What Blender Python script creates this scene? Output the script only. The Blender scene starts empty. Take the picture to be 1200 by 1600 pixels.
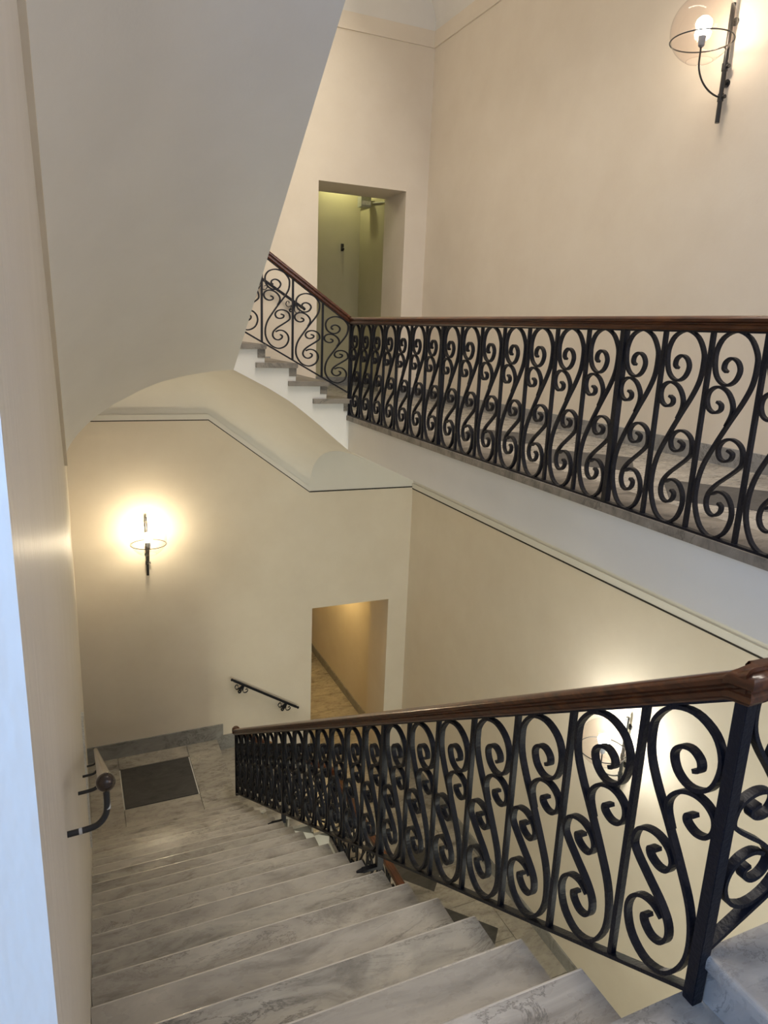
import bpy, bmesh, math, random
from mathutils import Vector, Matrix
random.seed(4)
S = bpy.context.scene
C = S.collection

# ------------------------------------------------------------------ camera, world, lights, exposure
def cam_matrix(yaw, pitch, roll):
    Rz = Matrix.Rotation(yaw, 3, 'Z'); Rx = Matrix.Rotation(pitch, 3, 'X'); Ry = Matrix.Rotation(roll, 3, 'Y')
    R = Rz @ Rx @ Ry                       # columns: right, forward, up
    r, f, u = R.col[0], R.col[1], R.col[2]
    M = Matrix.Identity(4)
    for i in range(3):
        M[i][0] = r[i]; M[i][1] = u[i]; M[i][2] = -f[i]
    return M
cd = bpy.data.cameras.new('camera')
cd.sensor_fit = 'VERTICAL'; cd.sensor_height = 36.0
cd.lens = 36.0 * 1104.99 / 1600.0
cd.clip_start = 0.02
cam = bpy.data.objects.new('camera', cd); C.objects.link(cam)
cam.matrix_world = cam_matrix(-0.423421616, -0.249862036, -0.040660924)
S.camera = cam

W = bpy.data.worlds.new('sky'); S.world = W; W.use_nodes = True
bg = W.node_tree.nodes['Background']; bg.inputs[0].default_value = (0.42, 0.62, 1.0, 1); bg.inputs[1].default_value = 1.2

S.view_settings.view_transform = 'Standard'; S.view_settings.look = 'None'
S.view_settings.exposure = 0.0; S.view_settings.gamma = 1.0
S.view_settings.use_curve_mapping = False

def area(name, loc, rot, sx, sy, power, col):
    l = bpy.data.lights.new(name, 'AREA'); l.shape = 'RECTANGLE'; l.size = sx; l.size_y = sy
    l.energy = power; l.color = col
    o = bpy.data.objects.new(name, l); C.objects.link(o); o.location = loc; o.rotation_euler = rot
    return o
# area lights just outside the openings; all but window_daylight are added, unseen fill
area('added_rooflight_fill', (2.15, 4.2, 5.88), (0, 0, 0), 1.0, 4.5, 330, (1, 0.90, 0.77))  # fill from above through an added rooflight
area('window_daylight', (-1.0, -1.75, 0.35), (math.radians(90), 0, 0), 1.1, 2.2, 78, (0.4, 0.62, 1))
area('added_stair_fill', (1.6, -1.75, 1.75), (math.radians(90), 0, 0), 2.0, 3.0, 15, (0.9, 0.95, 1))  # soft fill for the whole well through an added opening
area('added_gallery_fill', (3.75, -1.75, 0.75), (math.radians(90), 0, 0), 1.2, 2.4, 50, (1, 0.84, 0.78))  # added opening at gallery level, unseen, for fill
area('added_side_fill', (-2.2, -.25, 0.6), (math.radians(90), 0, math.radians(-90)), 1.5, 2.4, 78, (0.18, 0.4, 1))  # blue fill from the left through an added side opening
area('added_lower_stair_fill', (1.6, -1.75, -4.3), (math.radians(90), 0, 0), 2.0, 2.4, 235, (1, 0.96, 0.7))  # added to brighten the lower walls, out of view
area('added_lower_gallery_fill', (3.75, -1.75, -4.6), (math.radians(90), 0, 0), 1.2, 2.4, 12, (1, 0.985, 0.8))  # weak fill added at the lower gallery, out of view

LAMP_MAIN = 1.0          # bulbs: emission strengths
BULB = {'right_up': (90, (1.0, 0.86, 0.68)), 'left_far': (265, (1.0, 0.87, 0.60)),
        'right_low': (280, (0.97, 0.98, 0.90)), 'added_far_up': (135, (1.0, 0.93, 0.88))}

# ------------------------------------------------------------------ dimensions (metres, camera at the origin)
XL, XR, YF, YN = -0.075, 4.60, 9.20, -1.40
XG = 2.78                 # inner edge of the upper gallery
YB = 7.20                 # inner edge of the upper short flight
ZG, ZL, ZLU = -0.90, -1.82, 0.01     # gallery floor, landing under the camera, upper far landing
Z1, ZLG = -5.79, -6.69    # lower far landing, lower gallery
XLG, YLB = 2.90, 7.72     # inner edges down there
ZB, ZT = -9.6, 5.6        # bottom and top of the shaft

# ------------------------------------------------------------------ materials
def newmat(name):
    m = bpy.data.materials.new(name); m.use_nodes = True
    nt = m.node_tree; b = nt.nodes['Principled BSDF']
    return m, nt, b
def nd(nt, t, **kw):
    n = nt.nodes.new(t)
    for k, v in kw.items():
        if k.startswith('i_'): n.inputs[k[2:].replace('_', ' ')].default_value = v
        else: setattr(n, k, v)
    return n
def ramp(nt, stops):
    r = nt.nodes.new('ShaderNodeValToRGB'); e = r.color_ramp.elements
    while len(e) < len(stops): e.new(0.5)
    for x, (p, c) in zip(e, stops):
        x.position = p; x.color = (c[0], c[1], c[2], 1)
    return r
def pos_map(nt, scale):
    g = nt.nodes.new('ShaderNodeNewGeometry'); m = nt.nodes.new('ShaderNodeMapping')
    m.inputs['Scale'].default_value = scale
    nt.links.new(g.outputs['Position'], m.inputs['Vector']); return m.outputs['Vector']
def plaster(name, c1, c2, rough=0.75, spec=0.3, bump=0.06, scale=(1.2, 1.2, 1.2), fine=40, stretch=None, coat=0.0):
    m, nt, b = newmat(name); L = nt.links
    v = pos_map(nt, scale)
    n = nd(nt, 'ShaderNodeTexNoise', i_Scale=1.6, i_Detail=5.0, i_Roughness=0.6); L.new(v, n.inputs['Vector'])
    r = ramp(nt, [(0.3, c1), (0.7, c2)]); L.new(n.outputs['Fac'], r.inputs['Fac']); L.new(r.outputs['Color'], b.inputs['Base Color'])
    v2 = pos_map(nt, stretch or (1, 1, 1))
    n2 = nd(nt, 'ShaderNodeTexNoise', i_Scale=float(fine), i_Detail=4.0, i_Roughness=0.6); L.new(v2, n2.inputs['Vector'])
    bp = nd(nt, 'ShaderNodeBump', i_Strength=bump, i_Distance=0.02); L.new(n2.outputs['Fac'], bp.inputs['Height'])
    L.new(bp.outputs['Normal'], b.inputs['Normal'])
    b.inputs['Roughness'].default_value = rough; b.inputs['Specular IOR Level'].default_value = spec
    b.inputs['Coat Weight'].default_value = coat; b.inputs['Coat Roughness'].default_value = 0.25
    return m
def marble(name, light, mid, vein, rough=0.32, scale=1.0, vein_w=0.03, vrot=0.6, dark_tone=0.0):
    m, nt, b = newmat(name); L = nt.links
    g = nt.nodes.new('ShaderNodeNewGeometry'); mp = nt.nodes.new('ShaderNodeMapping')
    mp.inputs['Rotation'].default_value = (0.3, 0.2, vrot); mp.inputs['Scale'].default_value = (scale, scale * 2.3, scale * 1.6)
    oi = nt.nodes.new('ShaderNodeObjectInfo'); ad = nd(nt, 'ShaderNodeVectorMath', operation='ADD')
    ml = nd(nt, 'ShaderNodeMath', operation='MULTIPLY'); ml.inputs[1].default_value = 9.0
    L.new(oi.outputs['Random'], ml.inputs[0]); L.new(g.outputs['Position'], ad.inputs[0]); L.new(ml.outputs[0], ad.inputs[1])
    L.new(ad.outputs[0], mp.inputs['Vector']); v = mp.outputs['Vector']
    n1 = nd(nt, 'ShaderNodeTexNoise', i_Scale=2.2, i_Detail=8.0, i_Roughness=0.62, i_Distortion=0.9); L.new(v, n1.inputs['Vector'])
    r1 = ramp(nt, [(0.30, vein), (0.46, mid), (0.66, light)]); L.new(n1.outputs['Fac'], r1.inputs['Fac'])
    n2 = nd(nt, 'ShaderNodeTexNoise', i_Scale=1.7, i_Detail=7.0, i_Roughness=0.7, i_Distortion=1.6); L.new(v, n2.inputs['Vector'])
    r2 = ramp(nt, [(0.5 - vein_w, (0, 0, 0)), (0.5, (1, 1, 1)), (0.5 + vein_w, (0, 0, 0))]); L.new(n2.outputs['Fac'], r2.inputs['Fac'])
    n3 = nd(nt, 'ShaderNodeTexNoise', i_Scale=1.1, i_Detail=2.0); L.new(v, n3.inputs['Vector'])
    r3 = ramp(nt, [(0.45, (0, 0, 0)), (0.62, (1, 1, 1))]); L.new(n3.outputs['Fac'], r3.inputs['Fac'])
    mu = nd(nt, 'ShaderNodeMath', operation='MULTIPLY'); L.new(r2.outputs['Color'], mu.inputs[0]); L.new(r3.outputs['Color'], mu.inputs[1])
    mu2 = nd(nt, 'ShaderNodeMath', operation='MULTIPLY'); L.new(mu.outputs[0], mu2.inputs[0]); mu2.inputs[1].default_value = 0.75
    mx = nd(nt, 'ShaderNodeMixRGB'); L.new(mu2.outputs[0], mx.inputs['Fac']); L.new(r1.outputs['Color'], mx.inputs['Color1'])
    mx.inputs['Color2'].default_value = (vein[0] * .6, vein[1] * .6, vein[2] * .6, 1)
    L.new(mx.outputs['Color'], b.inputs['Base Color'])
    n4 = nd(nt, 'ShaderNodeTexNoise', i_Scale=14.0, i_Detail=5.0); L.new(v, n4.inputs['Vector'])
    mr = nd(nt, 'ShaderNodeMapRange'); mr.inputs['To Min'].default_value = rough - .08; mr.inputs['To Max'].default_value = rough + .14
    L.new(n4.outputs['Fac'], mr.inputs['Value']); L.new(mr.outputs[0], b.inputs['Roughness'])
    bp = nd(nt, 'ShaderNodeBump', i_Strength=0.05, i_Distance=0.01); L.new(n4.outputs['Fac'], bp.inputs['Height']); L.new(bp.outputs['Normal'], b.inputs['Normal'])
    return m
def plain(name, col, rough=0.5, metal=0.0, spec=0.5, bump=0.0, bscale=60, coat=0.0):
    m, nt, b = newmat(name); L = nt.links
    v = pos_map(nt, (1, 1, 1)); n = nd(nt, 'ShaderNodeTexNoise', i_Scale=float(bscale), i_Detail=3.0); L.new(v, n.inputs['Vector'])
    r = ramp(nt, [(0.3, [c * .85 for c in col]), (0.7, [min(1, c * 1.15) for c in col])]); L.new(n.outputs['Fac'], r.inputs['Fac'])
    L.new(r.outputs['Color'], b.inputs['Base Color'])
    b.inputs['Roughness'].default_value = rough; b.inputs['Metallic'].default_value = metal; b.inputs['Specular IOR Level'].default_value = spec
    b.inputs['Coat Weight'].default_value = coat; b.inputs['Coat Roughness'].default_value = 0.12
    if bump:
        bp = nd(nt, 'ShaderNodeBump', i_Strength=bump, i_Distance=0.004); L.new(n.outputs['Fac'], bp.inputs['Height']); L.new(bp.outputs['Normal'], b.inputs['Normal'])
    return m

M = {}
M['cream'] = plaster('cream_wall_paint', (0.72, 0.645, 0.53), (0.77, 0.70, 0.585), rough=0.62, bump=0.05)
M['left'] = plaster('satin_cream_paint', (0.70, 0.64, 0.55), (0.76, 0.70, 0.61), rough=0.42, spec=0.5, bump=0.55, fine=7, stretch=(1, 5.0, 0.35), coat=0.06)
M['white'] = plaster('off_white_vault_paint', (0.74, 0.72, 0.67), (0.78, 0.76, 0.71), rough=0.8, bump=0.04)
M['dark_tone'] = plain('dark_line', (0.03, 0.025, 0.02), 0.9)  # near-black tone for the thin line above the wall bands
M['olive'] = plaster('corridor_paint', (0.48, 0.45, 0.29), (0.53, 0.49, 0.33), rough=0.6)
M['marble'] = marble('grey_veined_marble', (0.47, 0.435, 0.375), (0.35, 0.32, 0.275), (0.185, 0.17, 0.145), rough=.26, scale=.85, vein_w=.014)
M['marble2'] = marble('banded_marble', (0.46, 0.425, 0.36), (0.34, 0.315, 0.27), (0.16, 0.148, 0.128), rough=.26, scale=1.1, vrot=0.35, vein_w=.02)
M['curb'] = marble('dull_marble_edge', (0.27, 0.24, 0.20), (0.20, 0.175, 0.145), (0.09, 0.08, 0.068), rough=0.5, scale=1.6)
M['base'] = marble('grey_skirting_marble', (0.33, 0.325, 0.31), (0.27, 0.265, 0.25), (0.16, 0.155, 0.15), rough=0.4, scale=1.5)
M['edge'] = marble('worn_marble_edge_painted_glint', (0.60, 0.56, 0.49), (0.54, 0.50, 0.44), (0.42, 0.39, 0.34), rough=.16, vein_w=.008)  # worn polished nosing, made paler to paint in its bright lamp glint
M['slate'] = marble('dark_slate', (0.075, 0.072, 0.07), (0.055, 0.053, 0.052), (0.035, 0.034, 0.034), rough=0.45, scale=2.0, vein_w=0.006)
M['joint'] = plain('stone_joint', (0.20, 0.185, 0.16), 0.8)
M['iron'] = plain('black_wrought_iron', (0.005, 0.006, 0.011), 0.46, 0.0, 0.32, bump=0.5, bscale=90)
M['iron2'] = plain('worn_black_metal', (0.02, 0.02, 0.02), 0.3, 0.2, 0.6)
M['brass'] = plain('tarnished_brown_metal', (0.22, 0.18, 0.14), 0.22, 0.9, 0.5)
M['ball'] = plain('dark_polished_ball', (0.06, 0.045, 0.035), 0.12, 0.6, 0.6)
M['chip'] = plain('pale_chipped_paint', (0.55, 0.55, 0.53), 0.5)
M['socket'] = plain('grey_socket', (0.20, 0.22, 0.25), 0.4, 0.3)
M['box'] = plain('grey_plastic', (0.42, 0.42, 0.36), 0.5)
M['frame'] = plain('white_window_frame', (0.75, 0.75, 0.72), 0.4)
def wood():
    m, nt, b = newmat('varnished_mahogany'); L = nt.links
    tc = nt.nodes.new('ShaderNodeTexCoord'); mp = nt.nodes.new('ShaderNodeMapping'); mp.inputs['Scale'].default_value = (9, 1.1, 9)
    L.new(tc.outputs['Object'], mp.inputs['Vector'])
    n = nd(nt, 'ShaderNodeTexNoise', i_Scale=5.0, i_Detail=6.0, i_Roughness=0.6, i_Distortion=0.5); L.new(mp.outputs[0], n.inputs['Vector'])
    r = ramp(nt, [(0.3, (0.026, 0.007, 0.003)), (0.55, (0.080, 0.023, 0.007)), (0.75, (0.155, 0.050, 0.012))]); L.new(n.outputs['Fac'], r.inputs['Fac'])
    L.new(r.outputs['Color'], b.inputs['Base Color']); b.inputs['Roughness'].default_value = 0.3
    b.inputs['Specular IOR Level'].default_value = 0.3; b.inputs['Coat Weight'].default_value = 0.35; b.inputs['Coat Roughness'].default_value = 0.15
    return m
M['wood'] = wood()
def glass():
    m, nt, b = newmat('clear_globe_glass'); L = nt.links
    tr = nt.nodes.new('ShaderNodeBsdfTransparent'); tr.inputs[0].default_value = (0.97, 0.93, 0.91, 1)
    gl = nt.nodes.new('ShaderNodeBsdfGlossy'); gl.inputs['Roughness'].default_value = 0.04
    fr = nt.nodes.new('ShaderNodeLayerWeight'); fr.inputs['Blend'].default_value = 0.5
    pw = nd(nt, 'ShaderNodeMath', operation='POWER'); pw.inputs[1].default_value = 5.0; L.new(fr.outputs['Facing'], pw.inputs[0])
    ma = nd(nt, 'ShaderNodeMath', operation='MULTIPLY_ADD'); ma.inputs[1].default_value = 0.8; ma.inputs[2].default_value = 0.03; L.new(pw.outputs[0], ma.inputs[0])
    mx = nt.nodes.new('ShaderNodeMixShader'); L.new(ma.outputs[0], mx.inputs[0]); L.new(tr.outputs[0], mx.inputs[1]); L.new(gl.outputs[0], mx.inputs[2])
    L.new(mx.outputs[0], nt.nodes['Material Output'].inputs['Surface']); return m
M['glass'] = glass()
def emit(name, col, k):
    m, nt, b = newmat(name); e = nt.nodes.new('ShaderNodeEmission'); e.inputs[0].default_value = (*col, 1); e.inputs[1].default_value = k
    nt.links.new(e.outputs[0], nt.nodes['Material Output'].inputs['Surface']); return m

# ------------------------------------------------------------------ mesh helpers
def obj(name, bm, mats, parent=None, smooth=False, loc=None, ang=38):
    me = bpy.data.meshes.new(name)
    bmesh.ops.recalc_face_normals(bm, faces=bm.faces[:])
    if smooth:
        for f in bm.faces: f.smooth = True
    if loc is not None: bmesh.ops.translate(bm, verts=bm.verts[:], vec=-Vector(loc))
    bm.to_mesh(me); bm.free()
    for m in (mats if isinstance(mats, (list, tuple)) else [mats]): me.materials.append(m)
    if smooth:
        try: me.set_sharp_from_angle(angle=math.radians(ang))
        except Exception: pass
    o = bpy.data.objects.new(name, me); C.objects.link(o)
    if parent is not None:
        o.parent = parent
        o.location = -parent_world(parent) + (Vector(loc) if loc is not None else Vector((0, 0, 0)))
    elif loc is not None: o.location = loc
    return o
def parent_world(p):
    v = Vector((0, 0, 0))
    while p is not None: v += p.location; p = p.parent
    return v
def struct(name, bm, mats, smooth=False, ang=38):
    o = obj(name, bm, mats, smooth=smooth, ang=ang); o['kind'] = 'structure'; return o
def empty(name, loc, label, cat, group=None):
    o = bpy.data.objects.new(name, None); C.objects.link(o); o.location = loc; o.empty_display_size = .1
    o['label'] = label; o['category'] = cat
    if group: o['group'] = group
    return o
def BM(): return bmesh.new()
def box(bm, a, b, mi=0):
    x0, y0, z0 = a; x1, y1, z1 = b
    v = [bm.verts.new(p) for p in ((x0,y0,z0),(x1,y0,z0),(x1,y1,z0),(x0,y1,z0),(x0,y0,z1),(x1,y0,z1),(x1,y1,z1),(x0,y1,z1))]
    for q in ((0,1,2,3),(4,7,6,5),(0,4,5,1),(1,5,6,2),(2,6,7,3),(3,7,4,0)):
        f = bm.faces.new([v[i] for i in q]); f.material_index = mi
def loft(bm, secs, closed=True, caps=True, mi=0):
    R = [[bm.verts.new(p) for p in s] for s in secs]; n = len(secs[0])
    for a, b in zip(R, R[1:]):
        for i in range(n if closed else n - 1):
            j = (i + 1) % n
            try: bm.faces.new((a[i], a[j], b[j], b[i])).material_index = mi
            except ValueError: pass
    if closed and caps:
        bm.faces.new(R[0]).material_index = mi; bm.faces.new(R[-1][::-1]).material_index = mi
def tube(bm, pts, r, seg=10, caps=True):
    pts = [Vector(p) for p in pts]; rr = r if isinstance(r, (list, tuple)) else [r] * len(pts)
    T = [(pts[min(i+1, len(pts)-1)] - pts[max(i-1, 0)]).normalized() for i in range(len(pts))]
    ref = Vector((0, 0, 1)) if abs(T[0].z) < .9 else Vector((1, 0, 0))
    N = T[0].cross(ref).normalized(); secs = []
    for p, t, q in zip(pts, T, rr):
        N = (N - t * N.dot(t)).normalized(); B = t.cross(N)
        secs.append([p + N * q * math.cos(2*math.pi*k/seg) + B * q * math.sin(2*math.pi*k/seg) for k in range(seg)])
    loft(bm, secs, True, caps)
def sphere(bm, c, r, seg=20, rings=12, t0=0.0, t1=math.pi):
    c = Vector(c); secs = []
    for i in range(rings + 1):
        t = t0 + (t1 - t0) * i / rings
        rad = max(r * math.sin(t), 1e-4)
        secs.append([c + Vector((rad * math.cos(2*math.pi*k/seg), rad * math.sin(2*math.pi*k/seg), r * math.cos(t))) for k in range(seg)])
    loft(bm, secs, True, t0 == 0 and t1 == math.pi)
def catmull(P, sub=4):
    P = [Vector(p) for p in P]; out = []
    for i in range(len(P) - 1):
        p0, p1, p2, p3 = P[max(i-1,0)], P[i], P[i+1], P[min(i+2,len(P)-1)]
        for k in range(sub):
            t = k / sub
            out.append(.5*((2*p1)+(p2-p0)*t+(2*p0-5*p1+4*p2-p3)*t*t+(3*p1-p0-3*p2+p3)*t*t*t))
    out.append(P[-1]); return out
def flat_bar(bm, pts, N, w, th):          # flat iron bar: width w across the panel plane (N), thickness th in it
    N = Vector(N).normalized(); n = len(pts); secs = []
    for i, p in enumerate(pts):
        T = (pts[min(i+1, n-1)] - pts[max(i-1, 0)]).normalized(); B = T.cross(N).normalized()
        secs.append([p + N*w/2 + B*th/2, p - N*w/2 + B*th/2, p - N*w/2 - B*th/2, p + N*w/2 - B*th/2])
    loft(bm, secs)
def bar(bm, a, b, N, w, th):
    flat_bar(bm, [Vector(a), Vector(b)], N, w, th)
def lerp(a, b, t): return a + (b - a) * t
def interp(tab, x):
    if x <= tab[0][0]: return tab[0][1]
    for (a, u), (b, v) in zip(tab, tab[1:]):
        if x <= b: return u + (v - u) * (x - a) / (b - a)
    return tab[-1][1]

# ------------------------------------------------------------------ walls
DX0, DX1 = 3.06, 4.28                      # both doorways of the far wall
WT = 0.70
def wall_far():
    bm = BM(); y0, y1 = YF, YF + WT
    box(bm, (XL - .4, y0, ZB), (DX0, y1, ZT)); box(bm, (DX1, y0, ZB), (XR + .3, y1, ZT))
    for z0, z1 in ((ZB, ZLG - .02), (-3.957, ZG - .02), (1.81, ZT)): box(bm, (DX0, y0, z0), (DX1, y1, z1))
    return struct('wall_far', bm, M['cream'])
wall_far()
bm = BM(); box(bm, (XR, YN - .3, ZB), (XR + .3, YF, ZT)); struct('wall_right', bm, M['cream'])
bm = BM(); box(bm, (-1.9, 0.95, ZB), (XL, YF, ZT)); struct('wall_left', bm, M['left'])
# the wall behind the camera with its window and added fill-light openings, and the short wall left of the camera
bm = BM()
WINS = [(-1.55, -0.45, -0.85, 1.5), (0.55, 2.65, 0.2, 3.3), (3.1, 4.4, -0.5, 2.0), (3.1, 4.4, -5.9, -3.3), (0.55, 2.65, -5.5, -3.05)]
x = -1.9
for i, (a, b, c, d) in enumerate(WINS[:3]):
    box(bm, (x, YN - .3, ZB), (a, YN, ZT)); x = b
    for z0, z1 in ([(ZB, c), (d, ZT)] if i < 1 else [(ZB, WINS[5 - i][2]), (WINS[5 - i][3], c), (d, ZT)]): box(bm, (a, YN - .3, z0), (b, YN, z1))
box(bm, (x, YN - .3, ZB), (XR, YN, ZT))
struct('wall_near', bm, M['cream'])
bm = BM(); box(bm, (-2.1, YN, ZL), (-1.9, 0.95, -.65)); box(bm, (-2.1, YN, 1.85), (-1.9, 0.95, 3.9)); box(bm, (-2.1, YN, -.65), (-1.9, -1.0, 1.85)); box(bm, (-2.1, .5, -.65), (-1.9, .95, 1.85)); struct('wall_side', bm, M['cream'])
for wi, (wx0, wx1, wz0, wz1) in enumerate(WINS):
  bm = BM()
  for x0, x1, z0, z1 in ((wx0, wx1, wz0, wz0+.06), (wx0, wx1, wz1-.06, wz1), (wx0, wx0+.06, wz0, wz1), (wx1-.06, wx1, wz0, wz1), ((wx0+wx1)/2-.03, (wx0+wx1)/2+.03, wz0, wz1)):
    box(bm, (x0, YN-.14, z0), (x1, YN-.08, z1))
  struct('window_%d' % (wi + 1), bm, M['frame'])  # first frame follows the blue daylight; the others are added for fill light
bm = BM(); sx0, sx1, sy0, sy1 = 1.6, 2.7, 1.9, 6.5            # added rooflight over the well, unseen, for fill light
for x0, y0, x1, y1 in ((XL - .4, YN, sx0, YF + WT), (sx1, YN, XR + .3, YF + WT), (sx0, YN, sx1, sy0), (sx0, sy1, sx1, YF + WT)): box(bm, (x0, y0, ZT), (x1, y1, ZT + .2))
fb = BM()
for x0, y0, x1, y1 in ((sx0, sy0, sx0 + .05, sy1), (sx1 - .05, sy0, sx1, sy1), (sx0, sy0, sx1, sy0 + .05), (sx0, sy1 - .05, sx1, sy1), (sx0, 4.18, sx1, 4.22)): box(fb, (x0, y0, ZT + .05), (x1, y1, ZT + .12))
struct('window_6', fb, M['frame'])  # frame of the added, unseen rooflight
fb = BM()
for y0, y1, z0, z1 in ((-1.0, -.94, -.65, 1.85), (.44, .5, -.65, 1.85), (-.28, -.22, -.65, 1.85), (-1.0, .5, -.65, -.59), (-1.0, .5, 1.79, 1.85)): box(fb, (-2.04, y0, z0), (-1.98, y1, z1))
struct('window_7', fb, M['frame'])  # frame of the added, unseen side opening
box(bm, (-2.1, YN - .3, 3.9), (1.5, 1.1, 4.1)); struct('ceiling', bm, M['white'])

# ------------------------------------------------------------------ corridors behind the two doorways
bm = BM()
box(bm, (4.44, YF + WT, ZLG - .1), (4.64, 15.0, -3.7), 0)       # lower corridor side wall
box(bm, (4.44, YF + WT, ZG - .1), (4.64, 11.4, 2.6), 1)         # upper corridor side wall
struct('wall_corridor_right', bm, [M['cream'], M['olive']])
bm = BM(); box(bm, (1.4, YF + WT + 1.33, ZG - .1), (4.44, YF + WT + 1.5, 2.6)); struct('wall_corridor_far', bm, M['olive'])
bm = BM(); box(bm, (1.3, YF + WT, ZG - .1), (1.4, 11.4, 2.6), 1); box(bm, (1.5, YF + WT, ZLG - .1), (1.7, 15.0, -3.7), 0); box(bm, (1.5, 15.0, ZLG), (4.6, 15.2, -3.7), 0)
struct('wall_corridor_left', bm, [M['cream'], M['olive']])
bm = BM(); box(bm, (1.4, YF + WT, 2.45), (4.44, 11.3, 2.6)); box(bm, (1.5, YF + WT, -3.93), (4.6, 15.0, -3.8)); struct('ceiling_corridor', bm, M['white'])

# ------------------------------------------------------------------ wall bands and the dark line along the springing of the vaults
def band_far(z_of, x0, x1, dz0, dz1, pr, mat, bm):
    loft(bm, [[(x, YF, z_of(x)+dz0), (x, YF-pr, z_of(x)+dz0), (x, YF-pr, z_of(x)+dz1), (x, YF, z_of(x)+dz1)] for x in (x0, x1)])
SPR = [(XL, -1.185), (1.62, -1.185), (2.99, -2.205), (XR, -2.215)]
def spring(x): return interp(SPR, x)
bm = BM()
for a, b in zip(SPR, SPR[1:]): band_far(spring, a[0], b[0], -.175, -.006, .022, None, bm)
for z0, z1 in ((-2.42, -2.245),): box(bm, (XR - .014, YN, z0 + .03), (XR, YF - .014, z1))
box(bm, (XL, YF - .02, 3.54), (XR, YF, 3.73)); box(bm, (XR - .02, YN, 3.54), (XR, YF - .02, 3.73))
struct('trim_1', bm, M['cream'])
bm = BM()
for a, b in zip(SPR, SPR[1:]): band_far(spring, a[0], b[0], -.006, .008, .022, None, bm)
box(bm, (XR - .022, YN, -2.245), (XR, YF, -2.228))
struct('trim_2', bm, M['dark_tone'])
bm = BM()
for a, b in zip(SPR[:2], SPR[1:3]): band_far(spring, a[0], b[0], .008, .075, .035, None, bm)
box(bm, (XR - .02, YN, -2.228), (XR, YF, -2.16))
struct('trim_3', bm, M['white'])
bm = BM()      # wall fields above the springing, painted like the vaults
box(bm, (2.97, YF - .008, -2.21), (XR, YF, ZG - .1)); box(bm, (XL, YF - .008, 3.73), (XR, YF, ZT)); box(bm, (XR - .008, YN, 3.73), (XR, YF, 4.0))
struct('trim_4', bm, M['white'])
# sloping band on the left wall below the vault of the flight overhead
bm = BM()
def zA(y): return -1.245 + .59 * (YB - y)
loft(bm, [[(XL, y, zA(y) - .10), (XL + .028, y, zA(y) - .10), (XL + .028, y, zA(y) + .10), (XL, y, zA(y) + .10)] for y in (YB, 1.1)])
struct('trim_5', bm, M['cream'])

# ------------------------------------------------------------------ vaulted flights and landings overhead
ARCH = [(0, -.85), (.006, -.83), (.03, -.735), (.055, -.675), (.078, -.625), (.13, -.535), (.189, -.447), (.28, -.345), (.371, -.267), (.46, -.19), (.557, -.126), (.65, -.083), (.746, -.049), (.87, -.015), (1, 0)]
def xin(y): return 1.532 - .0433 * (YB - y)
bm = BM(); secs = []
for y in [YB - .0 - i * (YB - 1.1) / 12 for i in range(13)]:
    zc = -.433 + .59 * (YB - y); xi = xin(y)
    N_ = 30
    s = []
    for k in range(N_ + 1):
        u = (k / N_) ** 1.8
        s.append((XL + u * (xi - XL), y, zc + interp(ARCH, u)))
    s += [(xi, y, zc + .34), (XL, y, zc + .34)]
    secs.append(s)
loft(bm, secs); struct('ceiling_flight', bm, M['white'], smooth=True)

def sup(u, p=2.4): return (1 - (1 - u) ** p) ** (1 / p)       # 0 at the wall .. 1 at the crown
CROWN = [(XL, -.36), (1.40, -.37), (1.532, -.433), (1.758, -.544), (2.027, -.686), (2.235, -.833), (2.451, -1.005), (2.62, -1.15), (2.78, -1.279), (3.0, -1.40)]
BN = [2.80, 2.53, 2.19, 1.86, 1.52]          # nosings of the upper short flight, from the gallery up
BZ = [ZG + .182 * (i + 1) for i in range(5)]
def topB(x, side):                            # underside of the treads at x
    z = ZG - .05
    for i, nx in enumerate(BN):
        if x < nx - .012 or (abs(x - (nx - .012)) < 1e-6 and side < 0): z = BZ[i] - .05
    return z
xs = [(XL, 0), (0.6, 0), (1.3, 0)]
for nx in reversed(BN): xs += [(nx - .012, -1), (nx - .012, 1)]
xs += [(x, 0) for x in (1.54, 1.62, 1.9, 2.1, 2.3, 2.45, 2.6, 2.68, 2.77, 2.9, 3.0)]
xs.sort(key=lambda q: (q[0], q[1]))
secs = []
for x, sd in xs:
    zs = spring(x) + .01; zc = interp(CROWN, x); s = []
    for k in range(21):
        u = (k / 20) ** 2
        s.append((x, YF - u * (YF - YB), zs + (zc - zs) * sup(u)))
    zt = topB(x, sd) if x > 1.38 else ZLU - .05
    zt = min(zt, ZLU - .05)
    s += [(x, YB, zt), (x, YF, zt)]
    secs.append(s)
bm = BM(); loft(bm, secs); struct('ceiling_landing', bm, M['white'], smooth=True, ang=20)

def gallery_mass(x0, y0, y1, zs, zc, ztop, bm):
    secs = []
    for y in (y0, y1):
        s = []
        for k in range(21):
            u = (k / 20) ** 2; x = XR - u * (XR - XG)
            if x < x0: x = x0; u = (XR - x) / (XR - XG)
            s.append((x, y, zs + (zc - zs) * sup(u, 2.2)))
        s += [(x0, y, ztop), (XR, y, ztop)]; secs.append(s)
    loft(bm, secs)
bm = BM(); gallery_mass(XG, YN, YB, -2.20, -1.283, ZG - .05, bm); gallery_mass(3.0, YB, YF, -2.20, -1.283, ZG - .05, bm)
struct('ceiling_gallery', bm, M['white'], smooth=True)
bm = BM(); gallery_mass(XG, YN, YF, 3.74, 4.62, 4.9, bm); struct('ceiling_upper_gallery', bm, M['white'], smooth=True)

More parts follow.
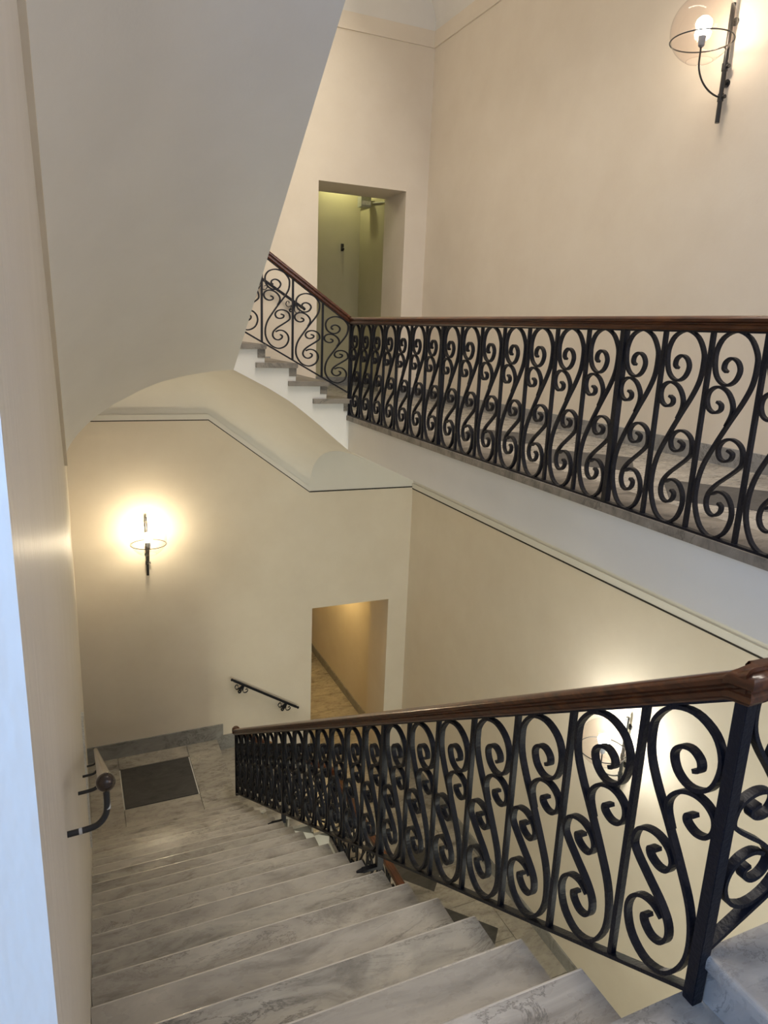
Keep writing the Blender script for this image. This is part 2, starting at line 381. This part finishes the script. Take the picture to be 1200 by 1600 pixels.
# ------------------------------------------------------------------ floors
def prism(bm, pts, z0, z1, mi=0):
    loft(bm, [[(x, y, z0) for x, y in pts], [(x, y, z1) for x, y in pts]], mi=mi)
def slabs(bm, rects, z, th=.05, gap=.004, mi=0):
    for r in rects: box(bm, (r[0]+gap/2, r[1]+gap/2, z-th), (r[2]-gap/2, r[3]-gap/2, z), r[4] if len(r) > 4 else mi)
# upper gallery: marble slabs, grey border, slate lozenges
bm = BM()
box(bm, (XG - .03, YN, ZG - .05), (3.14, YB - .0, ZG), 2)                      # worn curb under the railing
box(bm, (3.14, YN, ZG - .05), (XR, YF + WT, ZG - .002), 1)
rows = [YN + .62 * i for i in range(18)]
slabs(bm, [(4.16, y, XR, min(y + 1.24, YF)) for y in rows[::2]], ZG + .0, .02, .006, 0)
slabs(bm, [(3.14, y, 4.16, min(y + .62, YF)) for y in rows if y < YF - .05], ZG, .02, .006, 0)
slabs(bm, [(XG, YB, 3.14, YF)], ZG, .05, .006, 0)
slabs(bm, [(1.4, YF + .01, 4.44, 10.4), (1.4, 10.4, 4.44, 11.3)], ZG, .05, .006, 0)
for k in range(6):
    yc = 5.58 - 1.27 * k
    prism(bm, [(3.66, yc + .50), (4.10, yc), (3.66, yc - .50), (3.22, yc)], ZG, ZG + .002, 3)
struct('floor_gallery', bm, [M['marble'], M['joint'], M['curb'], M['slate']])
# landing the camera stands on
bm = BM()
box(bm, (-1.9, YN, ZL - .25), (1.50, 1.06, ZL - .04), 1); slabs(bm, [(-1.9, YN, 1.60, -.4), (-1.9, -.4, 1.60, .62)], ZL, .05, .005)
prism(bm, [(XL, .625), (1.60, .625), (1.60, .63), (1.60, 1.13), (XL, 1.13)], ZL - .045, ZL)
struct('floor_landing', bm, [M['marble'], M['white']])
# far lower landing
bm = BM()
box(bm, (XL, 7.46, Z1 - .3), (1.60, YF, Z1 - .05), 1)
slabs(bm, [(XL, 7.46, .30, YF), (.30, 8.90, 1.21, YF), (.30, 7.46, 1.21, 8.03), (1.21, 7.46, 1.645, YF, 2)], Z1, .05, .006)
box(bm, (.30, 8.03, Z1 - .05), (1.21, 8.90, Z1 - .012), 1)
struct('floor_far_landing', bm, [M['marble'], M['white'], M['marble2']])
bm = BM(); box(bm, (.315, 8.045, Z1 - .012), (1.195, 8.885, Z1 + .002))
o = obj('slate_panel', bm, M['slate'], loc=(.755, 8.465, Z1 - .012)); o['label'] = 'dark slate rectangle let into the marble floor of the lower left landing'; o['category'] = 'floor panel'
# lower gallery and bottom of the shaft
bm = BM()
box(bm, (XLG - .03, YN, ZLG - .35), (XR, YF, ZLG - .05), 1); box(bm, (XLG - .04, YN, ZLG - .05), (3.14, YLB, ZLG), 2)
slabs(bm, [(4.30, y, XR, min(y + 1.24, YF)) for y in rows[::2]] + [(3.14, y, 4.30, min(y + .62, YF)) for y in rows if y < YF - .05] + [(XLG, YLB, 3.14, YF)], ZLG, .05, .006, 0)
slabs(bm, [(2.2, YF + .01 + .55 * i, 4.44, YF + .01 + .55 * (i + 1)) for i in range(10)], ZLG, .05, .008, 0)
box(bm, (1.7, YF + .01, ZLG - .1), (4.44, 15.0, ZLG - .04), 3)
for k in range(5):
    yc = 6.85 - 1.27 * k
    prism(bm, [(3.75, yc + .50), (4.19, yc), (3.75, yc - .50), (3.31, yc)], ZLG, ZLG + .002, 4)
struct('floor_lower_gallery', bm, [M['marble'], M['white'], M['curb'], M['joint'], M['slate']])
bm = BM(); box(bm, (XL, YN, ZB - .1), (XR, YF, ZB)); struct('floor', bm, M['marble'])

# ------------------------------------------------------------------ skirtings
bm = BM(); box(bm, (XR - .02, YN, ZG), (XR, YF - .02, ZG + .14)); box(bm, (DX1, YF - .02, ZG), (XR - .02, YF, ZG + .14))
box(bm, (4.42, YF + WT, ZG), (4.44, 11.2, ZG + .14)); box(bm, (1.4, 11.21, ZG), (4.42, 11.23, ZG + .14))
struct('baseboard_gallery', bm, M['base'])
bm = BM(); box(bm, (XR - .02, YN, ZLG), (XR, YF - .02, ZLG + .16)); box(bm, (DX1, YF - .02, ZLG), (XR - .02, YF, ZLG + .16))
box(bm, (4.42, YF + WT, ZLG), (4.44, 15.0, ZLG + .16)); struct('baseboard_lower_gallery', bm, M['base'])
bm = BM(); box(bm, (XL, YF - .022, Z1), (1.735, YF, Z1 + .225)); box(bm, (1.60, YF - .022, Z1 - .2), (1.735, YF, Z1))
for i in range(4):
    x0 = 1.735 + .333 * i; box(bm, (x0, YF - .022, Z1 - .18 * (i + 2)), (x0 + .333 if i < 3 else DX0, YF, Z1 + .225 - .18 * (i + 1)))
struct('baseboard_far', bm, M['base'])
bm = BM()
ex = [DX0] + [BN[1] + .24, BN[1] - .1, BN[2] - .1, BN[3] - .1] + [XL]
for i in range(5): box(bm, (ex[i+1], YF - .03, ZG - .05 + .182 * i), (ex[i], YF - .008, ZG + .182 * i + (.16 if i else .14)))
struct('baseboard_upper', bm, M['base'])

# ------------------------------------------------------------------ stairs: every step a tread slab with rounded nosing and a riser
def nose(o, thick=.045, depth=.333, r=.016):        # profile (along run, height) with the nosing at 0, going back (+) under the next riser
    pts = [(depth + .02, 0), (r, 0)]
    for k in range(1, 5):
        a = math.pi / 2 * k / 5; pts.append((r - r * math.sin(a), -r + r * math.cos(a)))
    pts += [(0, -r), (0, -thick + r * .6), (r * .6, -thick), (depth + .02, -thick)]
    return pts
r_A = (Z1 - ZL) / -20; t_A = .333
def xend(y): return 1.425 + .030 * (y - 1.12)
stairs = empty('marble_staircase', (.75, 4.3, Z1), 'long grey veined marble staircase descending along the left wall to the lower landing', 'staircase')
for k in range(1, 20):
    yn = 1.12 + t_A * k; z = ZL - r_A * k; bm = BM()
    prof = [(yn - a, z + h) for a, h in nose(0, .045, t_A)]
    xe = xend(yn)
    loft(bm, [[(XL + .003, y, zz) for y, zz in prof], [(xe, y, zz) for y, zz in prof]])
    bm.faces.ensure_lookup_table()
    for i_ in range(1, 6): bm.faces[i_].material_index = 1  # rounded nosing takes the paler edge with the painted glint
    box(bm, (XL + .003, yn - .045, z - r_A + .0), (xe - .02, yn - .02, z - .045))
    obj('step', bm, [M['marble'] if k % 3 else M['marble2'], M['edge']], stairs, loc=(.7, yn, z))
bm = BM()      # plastered body under the steps
secs = []
for k in range(20):
    ya = 1.12 + t_A * k - .045; yb = ya + t_A; z = ZL - r_A * (k) - .045
    z1 = z - r_A
    for y, zz in ((ya, z), (ya + .0005, z1), (yb, z1)):
        if y > 7.46: y = 7.46
        xe = xend(y) - .06; zu = min(zz - .03, ZL - .42 - .596 * (y - 1.12))
        secs.append([(XL + .004, y, zz), (xe, y, zz), (xe, y, zu), (XL + .004, y, zu)])
loft(bm, secs[:-1]); obj('stringer', bm, M['white'], stairs)
bm = BM(); box(bm, (XL + .003, 1.075, ZL - r_A), (1.40, 1.10, ZL - .045)); obj('riser', bm, M['marble'], stairs)

def cross_stairs(label, nos, zts, y0, y1, depth, side_over, name='marble_steps', zlow=None):
    root = empty(name, (nos[0], (y0 + y1) / 2, zts[0]), label, 'stairs', None)
    for nx, z in zip(nos, zts):
        bm = BM(); prof = [(nx - a, z + h) for a, h in nose(0, .05, depth)]
        loft(bm, [[(x, y0 - side_over, zz) for x, zz in prof], [(x, y1 - .031, zz) for x, zz in prof]])
        box(bm, (nx - .085, y0 - .01, z - .134), (nx - .008, y1 - .031, z - .05))
        obj('step', bm, M['curb'], root, loc=(nx, y0, z))
    return root
up = cross_stairs('four dull marble steps climbing left from the upper gallery along the far wall', BN, BZ[:4], YB, YF, .416, .04)
bm = BM(); box(bm, (XL, YB, ZLU - .05), (BN[4], YF - .03, ZLU)); struct('floor_upper_landing', bm, M['marble'])
# lower short flight, going down to the right from the far landing
nosL = [1.98 + .333 * i for i in range(4)]; nosL = nosL[::-1]
lowsteps = empty('marble_steps', (2.9, 8.4, ZLG), 'marble steps going down right from the lower landing, behind the long balustrade', 'stairs')
for i in range(4):
    nx = 1.645 + .333 * (i + 1); z = Z1 - .18 * (i + 1); bm = BM()
    prof = [(nx - a, z + h) for a, h in nose(0, .045, .333)]
    loft(bm, [[(x, YLB - .05, zz) for x, zz in prof], [(x, YF - .024, zz) for x, zz in prof]])
    box(bm, (nx - .045, YLB - .03, z - .18), (nx - .02, YF - .024, z - .045))
    obj('step', bm, M['marble'], lowsteps, loc=(nx, YLB, z))
bm = BM(); loft(bm, [[(x, y, z) for x, z in ((1.60, Z1 - .3), (1.60, Z1 - .29), (2.86, Z1 - .88), (2.86, ZLG - .35), (2.2, ZLG - .1))] for y in (YLB, YF - .024)])
obj('stringer', bm, M['white'], lowsteps)
# flight at the right of the camera up to the gallery
nD = [1.532 + .312 * i for i in range(5)]; rD = (ZG - ZL) / 5
dsteps = empty('marble_steps', (2.0, -.1, ZL), 'pale marble steps climbing right from the near landing beside the thick corner post', 'stairs')
for i in range(4):
    nx = nD[i]; z = ZL + rD * (i + 1) - .02; bm = BM()
    prof = [(nx + a, z + h) for a, h in nose(0, .05, .3125)]
    loft(bm, [[(x, YN, zz) for x, zz in prof], [(x, 1.105, zz) for x, zz in prof]])
    box(bm, (nx + .02, YN, z - rD), (nx + .3325, 1.095, z - .05))
    obj('step', bm, M['marble'], dsteps, loc=(nx, 0, z))
bm = BM(); loft(bm, [[(x, y, z) for x, z in ((1.5, ZL - .06), (1.5, ZL - .3), (2.78, ZG - .5), (2.78, ZG - .25), (1.62, ZL - .06))] for y in (YN, 1.045)])
obj('stringer', bm, M['white'], dsteps)

# ------------------------------------------------------------------ wrought iron balustrades
def tp(x, y):        # template digitised from one gallery panel: to (s, t)
    xl = 372 - 110 * (y - 95) / 1235; xr = 637 - 129 * (y - 95) / 1315
    s = (x - xl) / (xr - xl); yb = 1330 + 80 * s
    return (s, (yb - y) / (yb - 95))
BIG = [(444,333),(428,312),(437,272),(468,250),(500,272),(512,325),(488,388),(445,414),(403,385),(380,320),(382,215),(420,128),(490,90),(558,128),(594,220),(595,300),(576,410),(532,520),(470,640),(398,785),(338,920),(308,1050),(304,1180),(335,1315),(395,1385),(458,1358),(494,1270),(497,1180),(472,1108),(432,1082),(395,1100)]
SM1 = [(402,515),(422,535),(418,568),(386,584),(356,560),(344,510),(354,458),(385,428),(422,428),(458,460),(482,525),(480,590),(452,665)]
SM2 = [(468,815),(492,838),(482,874),(450,886),(424,862),(418,808),(440,762),(480,745),(518,765),(542,812),(543,890),(522,932),(470,985),(412,1040),(376,1095),(364,1160),(378,1218),(408,1241),(438,1218),(446,1180),(430,1156)]
BIG, SM1, SM2 = [[tp(*p) for p in L_] for L_ in (BIG, SM1, SM2)]
def panel_mesh(bm, Pf, N, w, th, sub=4):
    for L_ in (BIG, SM1, SM2):
        flat_bar(bm, catmull([Pf(s, t) for s, t in L_], sub), N, w, th)
def balustrade(label, P0, P1, b0, b1, h0, h1, n, thick=7, flip=False, wood_w=.084, wood_h=.080, first=True, last=True, feet=None, extra=None, group=None):
    """P0, P1: plan points of the first and last post; b: z of the bottom rail; h: height up to the underside of the wood."""
    P0 = Vector((P0[0], P0[1], 0)); P1 = Vector((P1[0], P1[1], 0)); D = (P1 - P0).normalized(); N = Vector((-D.y, D.x, 0))
    root = empty('balustrade', (P0.x, P0.y, b0), label, 'balustrade', group)
    def pt(u, t):
        p = P0.lerp(P1, u); z = lerp(b0, b1, u) + t * lerp(h0, h1, u); return Vector((p.x, p.y, z))
    # mahogany handrail, moulded section
    bm = BM(); hw, hh = wood_w / 2, wood_h
    prof = [(-hw*.62, 0), (-hw*.70, hh*.10), (-hw*.86, hh*.16), (-hw*.88, hh*.34), (-hw*.70, hh*.42), (-hw*.72, hh*.50), (-hw, hh*.60), (-hw*1.02, hh*.78), (-hw*.86, hh*.92), (-hw*.45, hh),
            (hw*.45, hh), (hw*.86, hh*.92), (hw*1.02, hh*.78), (hw, hh*.60), (hw*.72, hh*.50), (hw*.70, hh*.42), (hw*.88, hh*.34), (hw*.86, hh*.16), (hw*.70, hh*.10), (hw*.62, 0)]
    ea, eb = (.02, .02)
    secs = []
    for u in ((-ea if first else .10 if flip else 0) / (P1 - P0).length, 1 + (eb / (P1 - P0).length if last else 0)):
        c = pt(u, 1); secs.append([c + N * a + Vector((0, 0, b)) for a, b in prof])
    loft(bm, secs); hr = obj('handrail', bm, M['wood'], root, smooth=True)
    bm = BM(); bar(bm, pt(0, 1) - Vector((0, 0, .004)), pt(1, 1) - Vector((0, 0, .004)), N, .034, .008)
    obj('top_bar', bm, M['iron'], root)
    bm = BM(); bar(bm, pt(0, 0), pt(1, 0), N, .034, .013); obj('bottom_rail', bm, M['iron'], root)
    for i in range(n + 1):
        if (i == 0 and not first) or (i == n and not last): continue
        u = i / n; big = (i % thick == 0)
        w = .034 if big else .019
        bm = BM(); a = pt(u, 0) - Vector((0, 0, .028 if big else .004)); b = pt(u, 1)
        if feet is not None and big and 0 < i < n: a.z -= .07
        loft(bm, [[p + D * (w/2) * sx + N * (w/2 + (.002 if big else .001)) * sy for sx, sy in ((1,1),(1,-1),(-1,-1),(-1,1))] for p in (a, b)])
        if feet is not None and big and 0 < i < n:
            q = a + Vector((0, 0, .02)); box(bm, (q.x - .11, q.y - .017, q.z - .012), (q.x + .01, q.y + .017, q.z + .006))
            loft(bm, [[(q.x - .11, q.y - .017, q.z + .002), (q.x - .11, q.y + .017, q.z + .002), (q.x - .11, q.y + .017, q.z - .008), (q.x - .11, q.y - .017, q.z - .008)],
                      [(q.x - .15, q.y - .004, q.z + .002), (q.x - .15, q.y + .004, q.z + .002), (q.x - .15, q.y + .004, q.z - .008), (q.x - .15, q.y - .004, q.z - .008)]])
        obj('post', bm, M['iron'], root)
    L_ = (P1 - P0).length / n; slope = abs((b1 + b0 * 0 - b0) + .5 * (h1 - h0)) / (P1 - P0).length
    for i in range(n):
        bm = BM()
        def Pf(s, t, i=i):
            s = 1 - s if flip else s
            s = .035 + .93 * s
            p = pt((i + s) / n, 0)
            m = pt((i + .5) / n, 0); mt = pt((i + .5) / n, 1); k = .5 * L_ * (math.sqrt(1 + slope * slope) - 1)
            p.z = lerp(m.z, mt.z, 0) + .007 + k + t * (mt.z - m.z - .011 - 2 * k); return p
        panel_mesh(bm, Pf, N, .025, .0125); obj('scroll_panel', bm, M['iron'], root)
    return root
# upper gallery (first post at the far end); s=0 on the far side
balustrade('long level wrought iron balustrade with mahogany handrail along the edge of the upper gallery', (XG, YB), (XG, 1.034), ZG + .006, ZG + .006, .957, .957, 21, wood_h=.068)
# upper short flight; runs down from the left to the gallery corner
balustrade('short sloping wrought iron balustrade on the upper steps, partly hidden by the slanting ceiling', (1.50, YB), (XG, YB), .02, -.665, .88, .715, 4, thick=9, last=False)
# long flight below the camera; mirrored scrolls, first post beside the camera
railA = balustrade('long sloping wrought iron balustrade with mahogany handrail beside the marble flight going down', (1.525, 1.10), (1.622, 7.74), -1.785, -5.69, .925, .825, 21, feet=True)
# near flight rising to the gallery at the right edge
railD = balustrade('wrought iron balustrade rising right from the thick corner post at the picture edge', (1.525, 1.10), (XG, 1.10), -1.644, -.96, .796, .83, 4, thick=9, flip=True, first=False)
balustrade('wrought iron balustrade on the lower short steps, seen through the long sloping one', (1.645, YLB), (XLG, YLB), -5.66, -6.50, .80, .80, 4, thick=9, first=False)
balustrade('level wrought iron balustrade along the lower gallery, seen through the long sloping one', (XLG, YLB), (XLG, 1.12), ZLG + .006, ZLG + .006, .957, .957, 22)

# thick newel at the top of the long flight, with the turned joint of the two handrails
bm = BM(); box(bm, (1.509, 1.082, ZL), (1.545, 1.118, -.80)); obj('newel', bm, M['iron'], railA)
bm = BM(); secs = []; q = 1.10
jp = [(-.62, 0), (-.70, .10), (-.86, .16), (-.88, .34), (-.70, .42), (-.72, .50), (-1, .60), (-1.02, .78), (-.86, .92), (-.45, 1)]
jp = jp + [(-a, b) for a, b in reversed(jp)]
for cx, cy, nx_, ny_, dz in ((1.5254, 1.145, 1, 0, -.886), (1.5254, 1.125, q, 0, -.878), (1.525, 1.10, q, q, -.868), (1.56, 1.10, 0, q, -.866), (1.625, 1.10, 0, 1, -.858)):
    secs.append([(cx + a * .042 * nx_, cy + a * .042 * ny_ , dz + b * .080 * (q if nx_ + ny_ > 1.05 else 1)) for a, b in jp])
loft(bm, secs); obj('handrail_joint', bm, M['wood'], railA, smooth=True)
bm = BM(); c = Vector((1.622, 7.76, -5.69 + .825 + .035)); secs = []
for h, r in ((-.035, .03), (-.02, .045), (.01, .048), (.04, .045), (.055, .03)):
    secs.append([c + Vector((r * math.cos(a * math.pi / 8), r * math.sin(a * math.pi / 8), h)) for a in range(16)])
loft(bm, secs); obj('handrail_scroll', bm, M['wood'], railA, smooth=True)

# ------------------------------------------------------------------ globe wall lamps
def wall_lamp(p, out, label, key, group):
    """p: point on the wall at the height of the globe centre; out: direction away from the wall."""
    p = Vector(p); out = Vector(out); side = Vector((0, 0, 1)).cross(out)
    root = empty('wall_lamp', p + Vector((0, 0, -.57)), label, 'lamp', group)
    k, col = BULB[key]; R = .222; g = p + out * .30; rz = out * .045
    bm = BM(); tube(bm, [p + rz + Vector((0, 0, z)) for z in (-.57, .21)], .017, 14); obj('rod', bm, M['iron2'], root, smooth=True)
    for z in (-.30, .10):
        bm = BM(); tube(bm, [p + Vector((0, 0, z)), p + rz + Vector((0, 0, z))], .011, 10); tube(bm, [p + Vector((0, 0, z)), p + out * .008 + Vector((0, 0, z))], .028, 14)
        obj('wall_bracket', bm, M['iron2'], root, smooth=True)
    for z in (-.40, -.20):
        bm = BM(); tube(bm, [p + rz + Vector((0, 0, z - .025)), p + rz + Vector((0, 0, z + .025))], .022, 14)
        tube(bm, [p + rz + Vector((0, 0, z)), p + rz + side * .04 + Vector((0, 0, z))], [.012, .014], 10); obj('clamp', bm, M['iron2'], root, smooth=True)
    bm = BM(); a = p + rz + Vector((0, 0, -.40)); b = g + Vector((0, 0, -.10))
    pts = [a + out * (.255 * math.sin(t * math.pi / 32)) + Vector((0, 0, .20 * (1 - math.cos(t * math.pi / 32)))) for t in range(17)] + [b]
    tube(bm, pts, .0065, 8); obj('arm', bm, M['iron2'], root, smooth=True)
    bm = BM(); zr = -.075; rr = math.sqrt(R*R - zr*zr) + .006
    tube(bm, [g + Vector((rr * math.cos(t), rr * math.sin(t), zr)) for t in [2*math.pi*i/48 for i in range(49)]], .0048, 8, caps=False)
    q = g - out * rr + Vector((0, 0, zr)); tube(bm, [q, p + rz + Vector((0, 0, zr - .01))], .0048, 8); obj('ring', bm, M['iron2'], root, smooth=True)
    bm = BM(); tube(bm, [g + Vector((0, 0, z)) for z in (-.115, -.105, -.045, -.04)], [.012, .022, .026, .020], 16); obj('socket', bm, M['socket'], root, smooth=True)
    bm = BM(); c = g + Vector((0, 0, .02)); secs = []
    for h, r in ((-.062, .016), (-.045, .024), (-.02, .045), (.01, .056), (.035, .050), (.055, .028), (.062, .006)):
        secs.append([c + Vector((r * math.cos(t * math.pi / 8), r * math.sin(t * math.pi / 8), h)) for t in range(16)])
    loft(bm, secs); obj('bulb', bm, emit('bulb_glow_' + key, col, k * LAMP_MAIN), root, smooth=True)
    bm = BM(); sphere(bm, g, R, 40, 28, 0.0, math.pi - .42); 
    bmesh.ops.remove_doubles(bm, verts=bm.verts[:], dist=1e-3)
    ga = math.pi - .42; tube(bm, [g + Vector((R*math.sin(ga) * math.cos(t), R*math.sin(ga) * math.sin(t), R * math.cos(ga))) for t in [2*math.pi*i/32 for i in range(33)]], .0022, 6, caps=False)
    obj('globe', bm, M['glass'], root, smooth=True)
    return root
G_ = None
wall_lamp((XR, 4.36, 2.17), (-1, 0, 0), 'clear globe wall lamp on the upper right wall above the gallery', 'right_up', 'globe wall lamps')
wall_lamp((.80, YF, -2.62), (0, -1, 0), 'clear globe wall lamp glowing warm on the far wall over the lower left landing', 'left_far', 'globe wall lamps')
wall_lamp((XR, 4.42, -3.58), (-1, 0, 0), 'clear globe wall lamp on the lower right wall, seen behind the near iron scrolls', 'right_low', 'globe wall lamps')
wall_lamp((.80, YF, 3.15), (0, -1, 0), 'added clear globe wall lamp, out of view on the far wall above the slanting ceiling', 'added_far_up', 'globe wall lamps')  # unseen lamp added to light the upper storey

# ------------------------------------------------------------------ round handrail on the left wall
hx = .0245; hy0, hz0 = 1.74, -1.16; hs = -.592
def hp(y): return Vector((hx, y, hz0 + hs * (y - hy0)))
root = empty('wall_handrail', (XL, 4.5, -4.5), 'round metal handrail with ball end on the left wall above the marble flight', 'handrail')
bm = BM(); tube(bm, [hp(hy0 + .02), hp(7.3)], .019, 16); obj('rail_tube', bm, M['brass'], root, smooth=True)
bm = BM(); sphere(bm, hp(hy0), .0245, 24, 16); obj('ball_end', bm, M['ball'], root, smooth=True)
for i, y in enumerate((1.74, 3.08, 4.5, 6.1)):
    bm = BM(); c = hp(y + .04); z0 = c.z - .095
    pts = catmull([Vector((XL, y, z0 - .012)), Vector((XL + .055, y, z0 - .008)), Vector((hx - .02, y, z0 + .002)), Vector((hx - .004, y + .005, z0 + .022)), Vector((hx, y + .01, z0 + .05)), Vector((hx, y + .02, c.z - .01))], 6)
    tube(bm, pts, .0085, 10); br = obj('bracket', bm, M['iron2'], root, smooth=True)
    if i == 0:
        bm = BM(); tube(bm, [Vector((hx, y + .0075, z0 + .034)), Vector((hx, y + .015, z0 + .060))], .0092, 10); tube(bm, [Vector((XL + .028, y, z0 - .0105)), Vector((XL + .036, y, z0 - .0100))], .0092, 10)
        w = obj('worn_patch', bm, M['chip'], br, smooth=True); w['label'] = 'pale worn patch on the bracket'
bm = BM(); box(bm, (XL, 5.88, -4.55), (XL + .016, 5.93, -3.27)); box(bm, (XL, 5.87, -3.27), (XL + .022, 5.94, -3.24))
o = obj('cable_trunking', bm, M['frame'], loc=(XL, 5.9, -4.55)); o['label'] = 'thin pale vertical trunking strip on the left wall beyond the handrail ball'; o['category'] = 'trunking'

# ------------------------------------------------------------------ short iron handrails on the far wall
def iron_handrail(a, b, label):
    a = Vector(a); b = Vector(b); d = (b - a).normalized(); root = empty('iron_handrail', a.lerp(b, .5) + Vector((0, 0, -.1)), label, 'handrail', 'short iron handrails on the far wall')
    up = Vector((-d.z, 0, d.x)) if d.x > 0 else Vector((d.z, 0, -d.x))
    bm = BM(); bar(bm, a + d * .03, b - d * .03, (0, 1, 0), .03, .03); obj('rail_bar', bm, M['iron'], root)
    for p, s in ((a, 1), (b, -1)):
        bm = BM(); sphere(bm, p, .020, 12, 8); tube(bm, [p, p + d * s * .05], [.012, .020], 10); obj('end_knob', bm, M['iron'], root, smooth=True)
    for t in (.17, .82):
        p = a.lerp(b, t); bm = BM()
        for s in (-1, 1):
            P = [(s*.015, -.015), (s*.03, -.07), (s*.06, -.10), (s*.095, -.085), (s*.10, -.05), (s*.08, -.035), (s*.065, -.055)]
            flat_bar(bm, catmull([p + d * u + up * v for u, v in P], 4), (0, 1, 0), .018, .008)
            P = [(s*.005, -.02), (s*.02, -.09), (s*.0, -.135), (-s*.02, -.12), (-s*.012, -.10)]
            flat_bar(bm, catmull([p + d * u + up * v for u, v in P], 4), (0, 1, 0), .018, .008)
        q = p - up * .10; tube(bm, [q, Vector((q.x, YF, q.z))], .010, 8); tube(bm, [p, q], .009, 8)
        obj('scroll_bracket', bm, M['iron'], root)
iron_handrail((1.86, YF - .09, -4.85), (2.83, YF - .09, -5.47), 'short black iron handrail on the far wall beside the lower doorway')
iron_handrail((2.20, YF - .09, .64), (2.86, YF - .09, .24), 'short black iron handrail on the far wall beside the upper doorway, seen through scrolls')

# ------------------------------------------------------------------ small things in the upper corridor, and the corridor lights
root = empty('emergency_light', (4.40, 10.75, 1.70), 'small grey box light high in the corner of the upper doorway', 'light')
bm = BM(); box(bm, (4.24, 10.70, 1.82), (4.40, 10.86, 1.965)); obj('housing', bm, M['box'], root)
bm = BM(); box(bm, (4.25, 10.69, 1.845), (4.39, 10.70, 1.90)); obj('diffuser', bm, M['frame'], root)
bm = BM(); tube(bm, [(4.40, 10.86, 1.90), (4.40, 11.2, 1.90)], .012, 8); tube(bm, [(4.425, 10.7, 1.88), (4.425, 9.95, 1.80)], .012, 8); obj('conduit', bm, M['box'], root)
bm = BM(); tube(bm, [(4.14, 11.23, 1.25), (4.14, 11.19, 1.25), (4.14, 11.17, 1.235)], .02, 8); box(bm, (4.12, 11.2, 1.21), (4.16, 11.23, 1.32))
o = obj('wall_hook', bm, M['iron2'], loc=(4.14, 11.23, 1.2)); o['label'] = 'small dark hook on the green lit wall inside the upper doorway'; o['category'] = 'hook'
def corridor_lamp(p, r, k, col, label, key):
    root = empty('ceiling_lamp', p, label, 'lamp')
    bm = BM(); tube(bm, [Vector(p), Vector(p) - Vector((0, 0, .03))], r * 1.3, 20); obj('base', bm, M['box'], root, smooth=True)
    bm = BM(); sphere(bm, Vector(p) - Vector((0, 0, .03)), r, 20, 8, math.pi / 2, math.pi); obj('diffuser', bm, emit('corridor_glow_' + key, col, k), root, smooth=True)
corridor_lamp((4.0, 10.95, 2.44), .06, 150, (.95, .9, .5), 'small ceiling lamp of the upper corridor, hidden behind the door lintel', 'a')
corridor_lamp((4.05, 11.4, -3.93), .07, 400, (1.0, .68, .25), 'small ceiling lamp of the lower corridor, hidden behind the door lintel', 'b')
